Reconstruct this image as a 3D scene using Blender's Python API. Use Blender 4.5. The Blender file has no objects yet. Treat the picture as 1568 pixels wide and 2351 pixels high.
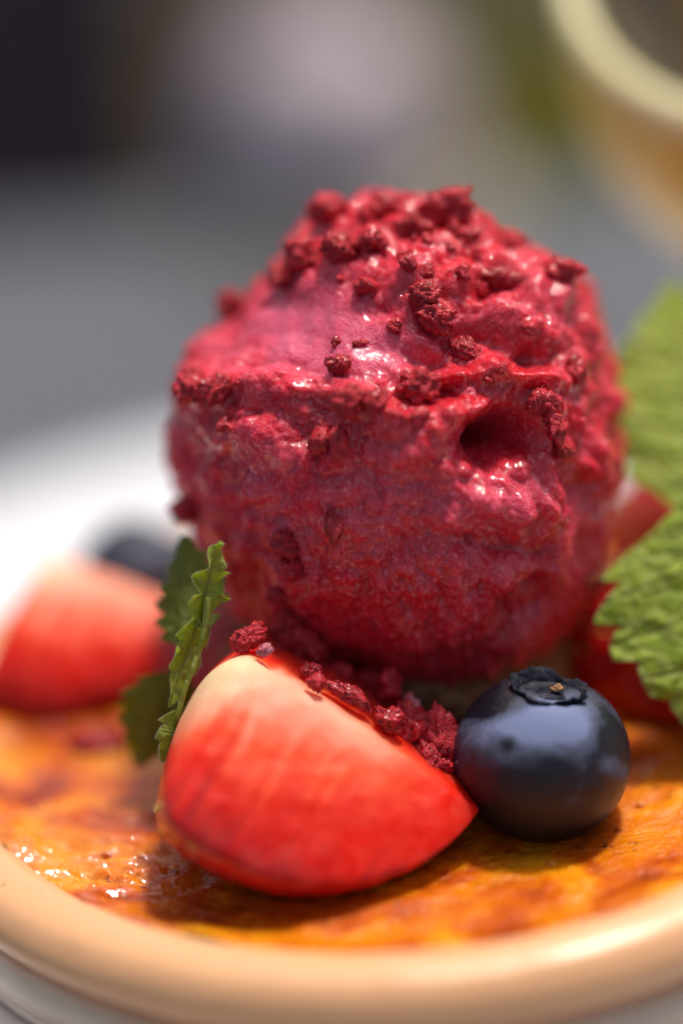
import bpy, math, random
import numpy as np
from mathutils import Matrix, Vector

# ------------------------------------------------------------------ camera, world, sun, exposure
S = 0.01                                   # geometry below is written in centimetres
PITCH, ROLL, DIST = math.radians(27.0), math.radians(-5.0), 35.0
TZ = 3.11 * math.cos(PITCH)
FPX = 9000.0                               # focal length in units of a 1568 px wide picture
e_f = np.array([0, math.cos(PITCH), -math.sin(PITCH)])
_up = np.array([0, math.sin(PITCH), math.cos(PITCH)]); _rt = np.array([1.0, 0, 0])
e_r = _rt * math.cos(ROLL) + _up * math.sin(ROLL)
e_u = -_rt * math.sin(ROLL) + _up * math.cos(ROLL)
TARGET = np.array([0, 0, TZ]); CAM = TARGET - DIST * e_f

def at(px, py, d):
    """world point (cm) at distance d cm beyond the plane of focus along the line of sight through a picture position"""
    z = DIST + d
    return CAM + e_f * z + e_r * ((px - 784) / FPX * z) + e_u * ((1175.5 - py) / FPX * z)
def proj(P):
    q = P - CAM; z = q @ e_f
    return 784 + FPX * (q @ e_r) / z, 1175.5 - FPX * (q @ e_u) / z, z - DIST

sc = bpy.context.scene
cam = bpy.data.cameras.new('camera'); co = bpy.data.objects.new('camera', cam); sc.collection.objects.link(co)
cam.sensor_fit = 'HORIZONTAL'; cam.sensor_width = 24.0; cam.lens = 24.0 * FPX / 1568
M = Matrix.Identity(4)
for i in range(3):
    M[i][0], M[i][1], M[i][2], M[i][3] = e_r[i], e_u[i], -e_f[i], CAM[i] * S
co.matrix_world = M
cam.clip_start = 0.01; cam.clip_end = 200
cam.dof.use_dof = True; cam.dof.focus_distance = DIST * S; cam.dof.aperture_fstop = 3.8
sc.camera = co

SUN_EL, SUN_AZ = math.radians(69), math.radians(40)     # azimuth from +Y (away from the camera) towards +X
w = bpy.data.worlds.new('World'); sc.world = w; w.use_nodes = True
nt = w.node_tree; nt.nodes.clear()
sky = nt.nodes.new('ShaderNodeTexSky'); sky.sky_type = 'NISHITA'; sky.sun_disc = False
sky.sun_elevation = SUN_EL; sky.sun_rotation = SUN_AZ; sky.dust_density = 4.0; sky.ozone_density = 0.6
bg = nt.nodes.new('ShaderNodeBackground'); bg.inputs['Strength'].default_value = 0.11
wo = nt.nodes.new('ShaderNodeOutputWorld')
nt.links.new(sky.outputs[0], bg.inputs[0]); nt.links.new(bg.outputs[0], wo.inputs[0])
sl = bpy.data.lights.new('sun', 'SUN'); sl.energy = 3.2; sl.angle = math.radians(6); sl.color = (1, .95, .88)
so = bpy.data.objects.new('sun', sl); sc.collection.objects.link(so)
sd = Vector((math.sin(SUN_AZ) * math.cos(SUN_EL), math.cos(SUN_AZ) * math.cos(SUN_EL), math.sin(SUN_EL)))
so.rotation_euler = sd.to_track_quat('Z', 'Y').to_euler(); so.location = (0.3, 0.3, 1)
sc.view_settings.view_transform = 'Standard'; sc.view_settings.look = 'None'
sc.view_settings.exposure = 0.28; sc.view_settings.gamma = 1.0
sc.render.engine = 'CYCLES'
sc.cycles.use_denoising = True; sc.cycles.max_bounces = 8; sc.cycles.transparent_max_bounces = 8

# ------------------------------------------------------------------ numpy noise
_rng = np.random.default_rng(7)
_perm = _rng.permutation(256); _perm = np.concatenate([_perm, _perm, _perm])
_grad = _rng.normal(size=(256, 3)); _grad /= np.linalg.norm(_grad, axis=1)[:, None]
def noise(P):
    P = np.asarray(P, float); i = np.floor(P).astype(int); f = P - i; i &= 255
    u = f * f * f * (f * (f * 6 - 15) + 10)
    out = np.zeros(len(P))
    for dx in (0, 1):
        wx = u[:, 0] if dx else 1 - u[:, 0]
        for dy in (0, 1):
            wy = u[:, 1] if dy else 1 - u[:, 1]
            for dz in (0, 1):
                wz = u[:, 2] if dz else 1 - u[:, 2]
                h = _perm[_perm[_perm[(i[:, 0] + dx) & 255] + ((i[:, 1] + dy) & 255)] + ((i[:, 2] + dz) & 255)]
                g = _grad[h]
                out += wx * wy * wz * (g[:, 0] * (f[:, 0] - dx) + g[:, 1] * (f[:, 1] - dy) + g[:, 2] * (f[:, 2] - dz))
    return out * 1.6
def fbm(P, o=4, lac=2.1, gain=.5):
    P = np.asarray(P, float); a = 1; s = np.zeros(len(P))
    for k in range(o):
        s += a * noise(P + 17.3 * k); P = P * lac; a *= gain
    return s
def ridged(P, o=3):
    P = np.asarray(P, float); a = 1; s = np.zeros(len(P))
    for k in range(o):
        s += a * (1 - np.abs(noise(P + 9.1 * k)) * 2); P = P * 2.1; a *= .5
    return s
def sstep(a, b, x):
    t = np.clip((x - a) / (b - a), 0, 1); return t * t * (3 - 2 * t)
def unit(v): v = np.asarray(v, float); return v / np.linalg.norm(v)

# ------------------------------------------------------------------ object helpers
ORIG = {}
def thing(name, label, cat, loc=(0, 0, 0), group=None):
    o = bpy.data.objects.new(name, None); sc.collection.objects.link(o)
    o.empty_display_size = .002
    o.location = Vector(loc) * S; o['label'] = label; o['category'] = cat
    if group: o['group'] = group
    ORIG[o.name] = np.array(loc, float); return o
def mk(name, V, F, mat, parent=None, origin=None, smooth=True, col=None, kind=None):
    """one mesh object; V in world cm"""
    V = np.asarray(V, float)
    org = ORIG[parent.name] if parent is not None else (np.array(origin, float) if origin is not None else V.mean(0))
    me = bpy.data.meshes.new(name)
    L = (V - org) * S
    if isinstance(F, np.ndarray) and F.ndim == 2:
        n, k = F.shape
        me.vertices.add(len(L)); me.vertices.foreach_set('co', L.ravel())
        me.loops.add(n * k); me.loops.foreach_set('vertex_index', F.astype(np.int32).ravel())
        me.polygons.add(n); me.polygons.foreach_set('loop_start', np.arange(0, n * k, k, dtype=np.int32))
        me.polygons.foreach_set('loop_total', np.full(n, k, dtype=np.int32))
        me.update(calc_edges=True); me.validate()
    else:
        me.from_pydata([tuple(x) for x in L], [], [tuple(int(j) for j in f) for f in F])
        me.update()
    if smooth: me.polygons.foreach_set('use_smooth', np.ones(len(me.polygons), dtype=bool))
    if col is not None:
        c = me.color_attributes.new('pigment', 'FLOAT_COLOR', 'POINT')
        c.data.foreach_set('color', np.c_[np.asarray(col, float), np.ones(len(V))].ravel())
    me.materials.append(mat)
    o = bpy.data.objects.new(name, me); sc.collection.objects.link(o)
    if parent is not None: o.parent = parent
    else: o.location = Vector(org) * S
    ORIG[o.name] = org
    if kind: o['kind'] = kind
    return o
def tag(o, label, cat, group=None):
    o['label'] = label; o['category'] = cat
    if group: o['group'] = group
    return o
def grid_faces(nu, nv, wrap=False, base=0):
    i = np.arange(nu - 1)[:, None]; m = nv if wrap else nv - 1
    j = np.arange(m)[None, :]; j2 = (j + 1) % nv
    a = i * nv + j; b = i * nv + j2; c = (i + 1) * nv + j2; d = (i + 1) * nv + j
    return np.stack([a, b, c, d], -1).reshape(-1, 4) + base
def lathe(prof, centre, seg=160, close=False):
    prof = np.array(prof, float); t = np.linspace(0, 2 * np.pi, seg, endpoint=False)
    V = np.stack([centre[0] + prof[:, 0][:, None] * np.cos(t), centre[1] + prof[:, 0][:, None] * np.sin(t),
                  centre[2] + np.repeat(prof[:, 1][:, None], seg, 1)], -1).reshape(-1, 3)
    return V, grid_faces(len(prof), seg, wrap=True)
def spline(pts, n=8):
    """Catmull-Rom through profile points"""
    p = np.array(pts, float); q = np.vstack([2 * p[0] - p[1], p, 2 * p[-1] - p[-2]]); out = []
    for i in range(1, len(q) - 2):
        for s in np.linspace(0, 1, n, endpoint=False):
            out.append(.5 * ((2 * q[i]) + (-q[i-1] + q[i+1]) * s + (2*q[i-1] - 5*q[i] + 4*q[i+1] - q[i+2]) * s*s + (-q[i-1] + 3*q[i] - 3*q[i+1] + q[i+2]) * s**3))
    out.append(p[-1]); return np.array(out)
def tube(pts, r, seg=10):
    pts = np.array(pts, float); n = len(pts); r = np.broadcast_to(r, n); V = []
    t = np.gradient(pts, axis=0); a = np.array([.3, .2, .93])
    for k in range(n):
        d = unit(t[k]); u = unit(np.cross(d, a)); v = np.cross(d, u)
        for s in range(seg):
            g = 2 * np.pi * s / seg; V.append(pts[k] + r[k] * (u * np.cos(g) + v * np.sin(g)))
    F = [tuple(x) for x in grid_faces(n, seg, wrap=True)]
    F += [tuple(range(seg))[::-1], tuple(range((n-1)*seg, n*seg))]
    return np.array(V), F
def joined(parts):
    V = []; F = []; b = 0
    for v, f in parts:
        V.append(v); F += [tuple(int(i) + b for i in q) for q in f]; b += len(v)
    return np.vstack(V), F

# ------------------------------------------------------------------ material helpers
class Mat:
    def __init__(s, name):
        s.m = bpy.data.materials.new(name); s.m.use_nodes = True; s.t = s.m.node_tree
        s.b = s.t.nodes['Principled BSDF']; s.out = s.t.nodes['Material Output']
        tc = s.t.nodes.new('ShaderNodeTexCoord'); mp = s.t.nodes.new('ShaderNodeMapping')
        mp.inputs['Scale'].default_value = (100, 100, 100)
        s.link(tc.outputs['Object'], mp.inputs['Vector']); s.co = mp.outputs[0]
    def link(s, a, b): s.t.links.new(a, b)
    def set(s, **k):
        for n, v in k.items():
            n = n.replace('_', ' ')
            if n == 'SSS': n = 'Subsurface Weight'
            i = s.b.inputs[n]
            if hasattr(v, 'is_linked') or hasattr(v, 'links'): s.link(v, i)
            else: i.default_value = v if not (isinstance(v, tuple) and len(v) == 3 and i.type == 'RGBA') else (*v, 1)
        return s
    def noise(s, scale, detail=4, rough=.55, dist=0, stretch=None, off=0):
        n = s.t.nodes.new('ShaderNodeTexNoise'); n.inputs['Scale'].default_value = scale; n.inputs['Detail'].default_value = detail
        n.inputs['Roughness'].default_value = rough; n.inputs['Distortion'].default_value = dist
        c = s.co
        if stretch or off:
            mp = s.t.nodes.new('ShaderNodeMapping'); mp.inputs['Scale'].default_value = stretch or (1, 1, 1)
            mp.inputs['Location'].default_value = (off, off * .7, off * 1.3); s.link(c, mp.inputs[0]); c = mp.outputs[0]
        s.link(c, n.inputs['Vector']); return n.outputs['Fac']
    def voro(s, scale, feature='F1', rnd=1):
        n = s.t.nodes.new('ShaderNodeTexVoronoi'); n.feature = feature; n.inputs['Scale'].default_value = scale
        n.inputs['Randomness'].default_value = rnd; s.link(s.co, n.inputs['Vector']); return n.outputs['Distance']
    def ramp(s, fac, stops, interp='LINEAR'):
        r = s.t.nodes.new('ShaderNodeValToRGB'); r.color_ramp.interpolation = interp; e = r.color_ramp.elements
        while len(e) < len(stops): e.new(.5)
        for q, (p, c) in zip(e, stops):
            q.position = p; q.color = (*c, 1) if isinstance(c, tuple) else (c, c, c, 1)
        s.link(fac, r.inputs[0]); return r.outputs[0]
    def mix(s, fac, a, b, mode='MIX'):
        n = s.t.nodes.new('ShaderNodeMix'); n.data_type = 'RGBA'; n.blend_type = mode
        for v, i in ((fac, n.inputs[0]), (a, n.inputs[6]), (b, n.inputs[7])):
            if hasattr(v, 'links'): s.link(v, i)
            else: i.default_value = v if not isinstance(v, tuple) else (*v, 1)
        return n.outputs[2]
    def math(s, op, a, b=0.0, c=None):
        n = s.t.nodes.new('ShaderNodeMath'); n.operation = op
        for v, i in zip((a, b, c), n.inputs):
            if v is None: continue
            if hasattr(v, 'links'): s.link(v, i)
            else: i.default_value = v
        return n.outputs[0]
    def attr(s, name='pigment'):
        n = s.t.nodes.new('ShaderNodeAttribute'); n.attribute_name = name; return n.outputs['Color']
    def sep(s):
        n = s.t.nodes.new('ShaderNodeSeparateXYZ'); s.link(s.co, n.inputs[0]); return n.outputs
    def bump(s, h, dist, strength=1, prev=None):
        n = s.t.nodes.new('ShaderNodeBump'); n.inputs['Distance'].default_value = dist * S; n.inputs['Strength'].default_value = strength
        s.link(h, n.inputs['Height'])
        if prev is not None: s.link(prev, n.inputs['Normal'])
        s.link(n.outputs[0], s.b.inputs['Normal']); return n.outputs[0]
def sss(m, weight, radius, scale=1.0):
    m.set(SSS=weight); m.b.inputs['Subsurface Radius'].default_value = radius
    m.b.inputs['Subsurface Scale'].default_value = scale * S

# sorbet
m = Mat('raspberry_sorbet')
big = m.noise(1.1, 4, .6, .4); fine = m.noise(8, 6, .7)
c = m.mix(m.ramp(fine, [(.38, 0.0), (.62, 1.0)]), (.48, .002, .008), (.74, .012, .024))
c = m.mix(m.ramp(big, [(.44, 0.0), (.68, .6)]), c, (.78, .045, .075))
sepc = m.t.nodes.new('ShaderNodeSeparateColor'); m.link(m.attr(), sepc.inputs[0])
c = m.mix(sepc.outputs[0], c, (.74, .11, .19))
c = m.mix(m.ramp(m.noise(22, 3, .6, off=7), [(.52, 0.0), (.66, .55)]), c, (.88, .19, .25))       # ice grains
m.set(Base_Color=c, Roughness=m.ramp(m.noise(3.1, 5, .65, off=5), [(.38, .26), (.62, .55)]), Coat_Roughness=.04, Specular_IOR_Level=.10)
wet = m.ramp(m.math('MULTIPLY_ADD', sepc.outputs[1], .22, m.noise(2.6, 5, .65, .8, off=11)), [(.42, .10), (.50, 1.0)])
m.set(Coat_Weight=wet)
sss(m, .7, (1, .09, .09), .20)
b1 = m.bump(m.noise(5, 7, .68), .018)
m.bump(m.noise(36, 3, .7), .026, 1, b1)
cn = m.t.nodes.new('ShaderNodeBump'); cn.inputs['Distance'].default_value = .013 * S; m.link(m.noise(9, 5, .62, .6, off=21), cn.inputs['Height']); m.link(cn.outputs[0], m.b.inputs['Coat Normal'])
SORBET = m.m
# freeze-dried raspberry
def crumb_mat(name, a, b, wetness):
    m = Mat(name)
    c = m.mix(m.ramp(m.noise(14, 4, .6), [(.35, 0.0), (.68, 1.0)]), a, b)
    m.set(Base_Color=c, Roughness=.5 - .25 * wetness, Coat_Weight=.5 * wetness, Coat_Roughness=.12, Specular_IOR_Level=.4)
    sss(m, .25, (1, .1, .12), .05)
    b = m.bump(m.noise(30, 4, .7), .03); m.bump(m.voro(45), .012, 1, b)
    return m.m
CRUMB = crumb_mat('freeze_dried_raspberry', (.46, .004, .010), (.80, .020, .040), .5)
CRUMB_DARK = crumb_mat('dark_wet_raspberry_bit', (.36, .003, .008), (.68, .010, .022), .6)
CRUMB_PALE = crumb_mat('pale_raspberry_bit', (.66, .10, .15), (.82, .32, .36), .1)
# strawberry flesh / skin
m = Mat('strawberry_flesh')
st = m.noise(5, 4, .6, .3)
c = m.mix(m.ramp(st, [(.35, 0.0), (.75, .10)]), m.attr(), (.86, .30, .20))
m.set(Base_Color=c, Roughness=.45, Specular_IOR_Level=.14)
sss(m, .8, (1, .16, .08), .50); m.bump(m.noise(9, 3, .5), .012)
FLESH = m.m
m = Mat('strawberry_skin')
c = m.ramp(m.noise(1.4, 4, .6), [(.35, (.42, .004, .006)), (.7, (.62, .012, .01))])
m.set(Base_Color=c, Roughness=.26, Coat_Weight=.4, Coat_Roughness=.15)
sss(m, .25, (1, .12, .1), .15); m.bump(m.noise(6, 4, .6), .03)
SKIN = m.m
m = Mat('strawberry_seed')
m.set(Base_Color=m.ramp(m.noise(30), [(.4, (.42, .20, .02)), (.65, (.62, .42, .08))]), Roughness=.4); SEED = m.m
# blueberry
m = Mat('blueberry_skin')
n1 = m.noise(1.9, 6, .62, .5, off=3.2); n2 = m.noise(13, 7, .85)
mask = m.math('MULTIPLY_ADD', n2, .45, m.math('MULTIPLY_ADD', n1, 1.0, m.math('MULTIPLY', m.attr(), .80)))
mk_ = m.ramp(m.math('MULTIPLY', mask, .62), [(.50, 0.0), (.66, .34), (.84, 1.0)])
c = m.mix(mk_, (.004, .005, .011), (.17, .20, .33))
m.set(Base_Color=c, Roughness=m.ramp(mk_, [(0, .3), (.5, .8)]), Specular_IOR_Level=.45)
m.bump(m.noise(34, 4, .7), .012)
BLUE = m.m
m = Mat('blueberry_calyx')
c = m.ramp(m.noise(7, 4, .6), [(.35, (.006, .007, .012)), (.6, (.035, .035, .05)), (.78, (.15, .12, .11))])
m.set(Base_Color=c, Roughness=.9, Specular_IOR_Level=.12); m.bump(m.noise(22, 4, .7), .03); CALYX = m.m
# leaves
def leaf_mat(name, a, b, trans):
    m = Mat(name)
    c = m.mix(m.ramp(m.noise(3.2, 4, .6), [(.35, 0.0), (.7, 1.0)]), a, b)
    c = m.mix(m.math('MULTIPLY', m.attr(), .75), c, (.36, .34, .10))
    m.set(Base_Color=c, Roughness=.42, Specular_IOR_Level=.45)
    net = m.ramp(m.voro(4.2, 'DISTANCE_TO_EDGE'), [(.0, 1.0), (.07, 0.0)])
    c = m.mix(m.math('MULTIPLY', net, .7), c, (.42, .42, .14)); m.link(c, m.b.inputs['Base Color'])
    bb = m.bump(m.voro(4.2, 'DISTANCE_TO_EDGE'), .09); m.bump(m.noise(22, 4, .65), .018, 1, bb)
    tr = m.t.nodes.new('ShaderNodeBsdfTranslucent'); m.link(c, tr.inputs['Color'])
    mx = m.t.nodes.new('ShaderNodeMixShader'); mx.inputs[0].default_value = trans
    m.link(m.b.outputs[0], mx.inputs[1]); m.link(tr.outputs[0], mx.inputs[2]); m.link(mx.outputs[0], m.out.inputs[0])
    return m.m
LEAF = leaf_mat('mint_leaf_green', (.33, .44, .018), (.50, .60, .07), .5)
LEAF_LIFTED = leaf_mat('mint_leaf_brightened', (.44, .54, .03), (.58, .66, .10), .6)  # colour raised to stand in for light on the shaded left blades
LEAF_DARK = leaf_mat('mint_leaf_deep_green', (.26, .32, .016), (.38, .42, .05), .65)
# caramel crust
m = Mat('burnt_caramel')
n1 = m.noise(1.05, 5, .6, .8, off=2); n2 = m.noise(7.5, 4, .65, .3)
c = m.ramp(n1, [(.30, (.24, .02, .001)), (.44, (.54, .095, .001)), (.56, (.74, .22, .002)), (.72, (.86, .36, .008))])
c = m.mix(m.math('MULTIPLY', m.attr(), .85), c, (.33, .045, .003))  # vertex mask: painted shade of the fruit plus scorching
sp = m.math('MULTIPLY', m.ramp(n2, [(.57, 0.0), (.65, 1.0)]), m.ramp(m.noise(1.7, 3, .6, off=9), [(.45, 0.0), (.6, .85)]))
c = m.mix(sp, c, (.10, .012, .002))
m.set(Base_Color=c, Roughness=m.ramp(m.noise(3.5, 4, .6, off=4), [(.35, .2), (.7, .42)]), Coat_Weight=.65, Coat_Roughness=.04, Specular_IOR_Level=.2)
sss(m, .6, (1, .4, .08), .4); b1 = m.bump(m.noise(3.2, 5, .6, .5), .07); m.bump(m.noise(16, 3, .6), .016, 1, b1)
CARAMEL = m.m
m = Mat('caramel_bubble')
m.set(Base_Color=(.66, .20, .01), Roughness=.15, Coat_Weight=.6, Coat_Roughness=.03); sss(m, .3, (1, .4, .1), .1); BUBBLE = m.m
m = Mat('custard'); m.set(Base_Color=(.72, .45, .16), Roughness=.45); sss(m, .4, (1, .6, .3), .3); CUSTARD = m.m
# ceramic of the dish
m = Mat('peach_glaze')
z = m.sep()[2]
wob = m.math('MULTIPLY_ADD', m.noise(.55, 3, .5), .22, z)
c = m.ramp(m.math('MULTIPLY_ADD', wob, .25, 1.0), [(.66, (.36, .30, .235)), (.80, (.40, .27, .195)), (.875, (.43, .345, .265)),
           (.925, (.44, .21, .10)), (.955, (.52, .26, .13)), (1.0, (.73, .38, .18))])
spk_ = m.ramp(m.noise(9, 4, .7, off=3), [(.66, 0.0), (.72, .6)]); c = m.mix(spk_, c, (.34, .15, .06))
m.set(Base_Color=c, Roughness=.36, Coat_Weight=.2, Coat_Roughness=.25, Specular_IOR_Level=.3); m.bump(m.noise(2.2, 4, .6), .02)
GLAZE = m.m
m = Mat('white_porcelain'); m.set(Base_Color=(.58, .58, .60), Roughness=.3, Specular_IOR_Level=.4); m.bump(m.noise(.8, 3), .01); PORC = m.m
m = Mat('crumble')
m.set(Base_Color=m.ramp(m.noise(9), [(.35, (.20, .075, .02)), (.7, (.44, .22, .08))]), Roughness=.7); m.bump(m.noise(20, 4, .7), .04); BISCUIT = m.m
m = Mat('grey_table_top')
c = m.ramp(m.noise(.05, 5, .6), [(.35, (.088, .092, .102)), (.7, (.125, .128, .138))])
m.set(Base_Color=c, Roughness=.5); m.bump(m.noise(4, 4), .01); m.set(Roughness=.85, Specular_IOR_Level=.2); TABLE = m.m
def plain(name, a, b, rough=.5, sc_=1.0, bmp=.02):
    m = Mat(name); m.set(Base_Color=m.ramp(m.noise(sc_, 4, .6), [(.35, a), (.68, b)]), Roughness=rough); m.bump(m.noise(sc_ * 6, 4), bmp); return m.m
PAVE = plain('dark_paving', (.022, .014, .018), (.036, .026, .030), .9, .12)
SOIL = plain('brown_soil', (.09, .05, .02), (.13, .075, .03), .9, .3, .3)
GRASS = plain('olive_grass', (.30, .27, .02), (.42, .37, .05), .8, .4)
MAUVE = plain('mauve_stoneware', (.36, .29, .30), (.44, .36, .365), .45, .9)
BEIGE = plain('beige_unglazed_clay', (.48, .40, .27), (.56, .47, .33), .7, .9)
DARKW = plain('dark_plum_wood', (.075, .045, .055), (.10, .065, .075), .6, .4)
HONEY = plain('honey_glaze', (.64, .54, .08), (.76, .66, .16), .3, .6)
HONEY.node_tree.nodes['Principled BSDF'].inputs['Subsurface Weight'].default_value = .7
HONEY.node_tree.nodes['Principled BSDF'].inputs['Subsurface Radius'].default_value = (1, .8, .3)
HONEY.node_tree.nodes['Principled BSDF'].inputs['Subsurface Scale'].default_value = .006
CREAM = plain('cream_rim_glaze', (.68, .60, .28), (.76, .68, .36), .35, .6)
INSIDE = plain('brown_glaze', (.20, .165, .11), (.28, .23, .15), .4, .6)
AMBER = plain('amber_wood', (.48, .27, .07), (.60, .38, .14), .5, 1.5)

# ------------------------------------------------------------------ setting: table, ground
TABZ = -4.6; DC = np.array([.42, 1.0, 0.0]); DR = 4.13     # dish centre and inner radius
def box(x0, x1, y0, y1, z0, z1):
    V = [(x0,y0,z0),(x1,y0,z0),(x1,y1,z0),(x0,y1,z0),(x0,y0,z1),(x1,y0,z1),(x1,y1,z1),(x0,y1,z1)]
    return np.array(V, float), [(0,3,2,1),(4,5,6,7),(0,1,5,4),(1,2,6,5),(2,3,7,6),(3,0,4,7)]
def bevel(o, wd, seg=3):
    b = o.modifiers.new('bevel', 'BEVEL'); b.width = wd * S; b.segments = seg; return o
tb = thing('table', 'grey outdoor table top under the white plate', 'table', (0, -10, TABZ - 75))
V, F = box(-60, 70, -42, 25.0, TABZ - 2.2, TABZ); bevel(mk('table_top', V, F, TABLE, tb, smooth=False), .4)
for lx in (-54, 64):
    for ly in (-37, 22):
        V, F = box(lx - 2.2, lx + 2.2, ly - 2.2, ly + 2.2, TABZ - 74.95, TABZ - 2.2); bevel(mk('leg', V, F, DARKW, tb, smooth=False), .3)
GZ = TABZ - 75
V, F = box(-3000, 3000, -3000, 3000, GZ - 20, GZ); mk('ground', V, F, PAVE, smooth=False, kind='structure')
V, F = box(-34, -3, 186, 250, GZ, GZ + .6); mk('soil_bed', V, F, SOIL, smooth=False, kind='structure')
rng = np.random.default_rng(3)
n = 9000; bx = rng.uniform(-3, 90, n); by = rng.uniform(186, 238, n); hh = rng.uniform(3, 7, n); an = rng.uniform(0, 6.28, n)
base = np.c_[bx, by, np.full(n, GZ + .002)]; dx = np.c_[np.cos(an), np.sin(an), np.zeros(n)] * .55
tip = base + np.c_[rng.normal(0, 1.5, n), rng.normal(0, 1.5, n), hh]
V = np.stack([base - dx, base + dx, tip], 1).reshape(-1, 3); F = np.arange(3 * n).reshape(-1, 3)
g = mk('grass', V, F, GRASS, smooth=False, kind='stuff')
tag(g, 'olive green grass growing beyond the far table edge', 'grass')
# dark chair beyond the table, upper left
ch = thing('chair', 'dark plum wooden chair behind the far side of the table, upper left corner', 'chair', (-24, 60, GZ))
V, F = box(-44, -2.5, 38, 78, GZ + 44, GZ + 48); bevel(mk('seat', V, F, DARKW, ch, smooth=False), 1)
for lx in (-42, -4.4):
    for ly in (40, 76):
        V, F = box(lx - 1.6, lx + 1.6, ly - 1.6, ly + 1.6, GZ, GZ + 44); mk('leg', V, F, DARKW, ch, smooth=False)
for lx in (-42, -4.4):
    V, F = box(lx - 1.6, lx + 1.6, 74.4, 77.6, GZ + 48, GZ + 92); mk('back_post', V, F, DARKW, ch, smooth=False)
for k in range(4):
    V, F = box(-40.4, -6.0, 75.2, 76.8, GZ + 50 + 10.5 * k, GZ + 60 + 10.5 * k); mk('back_slat', V, F, DARKW, ch, smooth=False)
# mauve jar standing at the far side of the table
jc = at(765, 425, 24.5); jx, jy = jc[0], jc[1]
j = thing('sugar_pot', 'small mauve stoneware pot with a beige foot on the far side of the grey table', 'pot', (jx, jy, TABZ))
V, F = lathe(spline([(0, .9), (1.8, .9), (2.0, 1.05), (1.95, 1.5), (1.7, 2.3), (1.3, 2.95), (.7, 3.25), (0, 3.3)], 6), (jx, jy, TABZ), 64)
mk('body', V, F, MAUVE, j)
V, F = lathe(spline([(0, .02), (2.15, .02), (2.2, .12), (1.95, .8), (0, .9)], 6), (jx, jy, TABZ), 64); mk('foot', V, F, BEIGE, j)
V, F = lathe(spline([(0, 3.28), (.25, 3.3), (.3, 3.5), (.2, 3.7), (0, 3.75)], 5), (jx, jy, TABZ), 32); mk('knob', V, F, MAUVE, j)

# white plate
PC = (1.5, 2.3, TABZ)
prof = spline([(0, .25), (5.5, .25), (7.6, .42), (9.3, 1.25), (10.9, 1.75), (11.35, 1.86), (11.5, 1.78), (11.3, 1.6), (9.4, 1.0), (7.6, .12), (6.4, .06), (6.2, .004), (5.6, .004), (5.5, .08), (0, .08)], 8)
V, F = lathe(prof, PC, 220)
pl = tag(mk('plate', V, F, PORC, origin=PC), 'round white porcelain plate under the peach dish', 'plate')

# goblet, upper right
gc = at(1795, -95, 5.5); gz = gc[2]; gs = .88; FZ = TABZ + .262
gb = thing('dessert_goblet', 'honey coloured footed goblet with slanted thin cream rim at the upper right corner', 'goblet', (gc[0], gc[1], FZ))
gp = (gc[0], gc[1], gz)
body = gs * spline([(2.62, .05), (2.62, -.5), (2.5, -1.4), (2.15, -2.4), (1.6, -3.2), (.95, -3.7), (.4, -3.95), (0, -3.98)], 7)
inner = gs * spline([(0, -3.5), (.7, -3.3), (1.2, -3.0), (1.7, -2.3), (2.2, -1.3), (2.44, -.25), (2.46, .05)], 6)
def slant(V):
    V = V.copy(); wgt = sstep(-3.2, .0, V[:, 2] - gz); V[:, 2] += wgt * (.46 * (V[:, 1] - gc[1]) + .10 * (V[:, 0] - gc[0])); return V
V, F = lathe(body[::-1], gp, 120); mk('bowl', slant(V), F, HONEY, gb)
V, F = lathe(inner, gp, 120); mk('bowl_inside', slant(V), F, INSIDE, gb)
ang = np.linspace(0, 2 * np.pi, 14)
V, F = lathe(gs * np.c_[2.52 + .17 * np.cos(ang), .06 + .17 * np.sin(ang)], gp, 140); mk('rim', slant(V), F, CREAM, gb)
ht = gz - FZ
V, F = lathe(spline([(.36, -3.45), (.30, -4.0), (.3, -ht + 1.0), (.6, -ht + .4), (1.3, -ht + .15), (1.35, -ht + .01), (0, -ht + .01)], 6), gp, 60); mk('stem', V, F, AMBER, gb)
sp_ = thing('wooden_stirrer', 'amber wooden stick standing inside the goblet at the upper right', 'stirrer', (gc[0] - .8, gc[1] + .3, gz - 2))
V, F = tube([gc + np.array([-.3, .4, -2.8]), gc + np.array([-.8, .8, -.6]), gc + np.array([-1.15, 1.1, 1.6]), gc + np.array([-1.2, 1.15, 2.6])], [.14, .18, .26, .2], 12)
mk('stick', V, F, AMBER, sp_)

# ------------------------------------------------------------------ ceramic dish with creme brulee
dish = thing('ramekin', 'round peach glazed dish holding the caramel topped custard', 'dish', (DC[0], DC[1], TABZ + .27))
H = TABZ + .27
prof = spline([(0, H + .35), (3.7, H + .35), (3.98, H + .7), (4.03, -1.0), (DR - .04, -.05), (DR + .03, .13), (DR + .2, .22), (DR + .5, .16),
               (DR + .66, .0), (DR + .70, -.16), (DR + .62, -.30), (DR + .52, -.38), (DR + .54, -.5), (DR + .56, -.72), (DR + .5, -.95), (DR + .46, -1.1), (DR + .5, -1.4), (DR + .36, -3.0), (DR + .1, H + .1), (DR - .3, H), (0, H)], 7)
V, F = lathe(prof, (DC[0], DC[1], 0), 300)
V = V + .012 * np.stack([noise(V * .8), noise(V * .8 + 9), 1.6 * noise(V * .9 + 5)], 1) + .004 * noise(V * 3)[:, None]
dh = mk('dish_body', V, F, GLAZE, dish)
# z based glaze bands need the origin at the rim height: shift the mesh, not the picture
dh.location = (0, 0, -H * S); dh.data.transform(Matrix.Translation((0, 0, H * S)))

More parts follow.
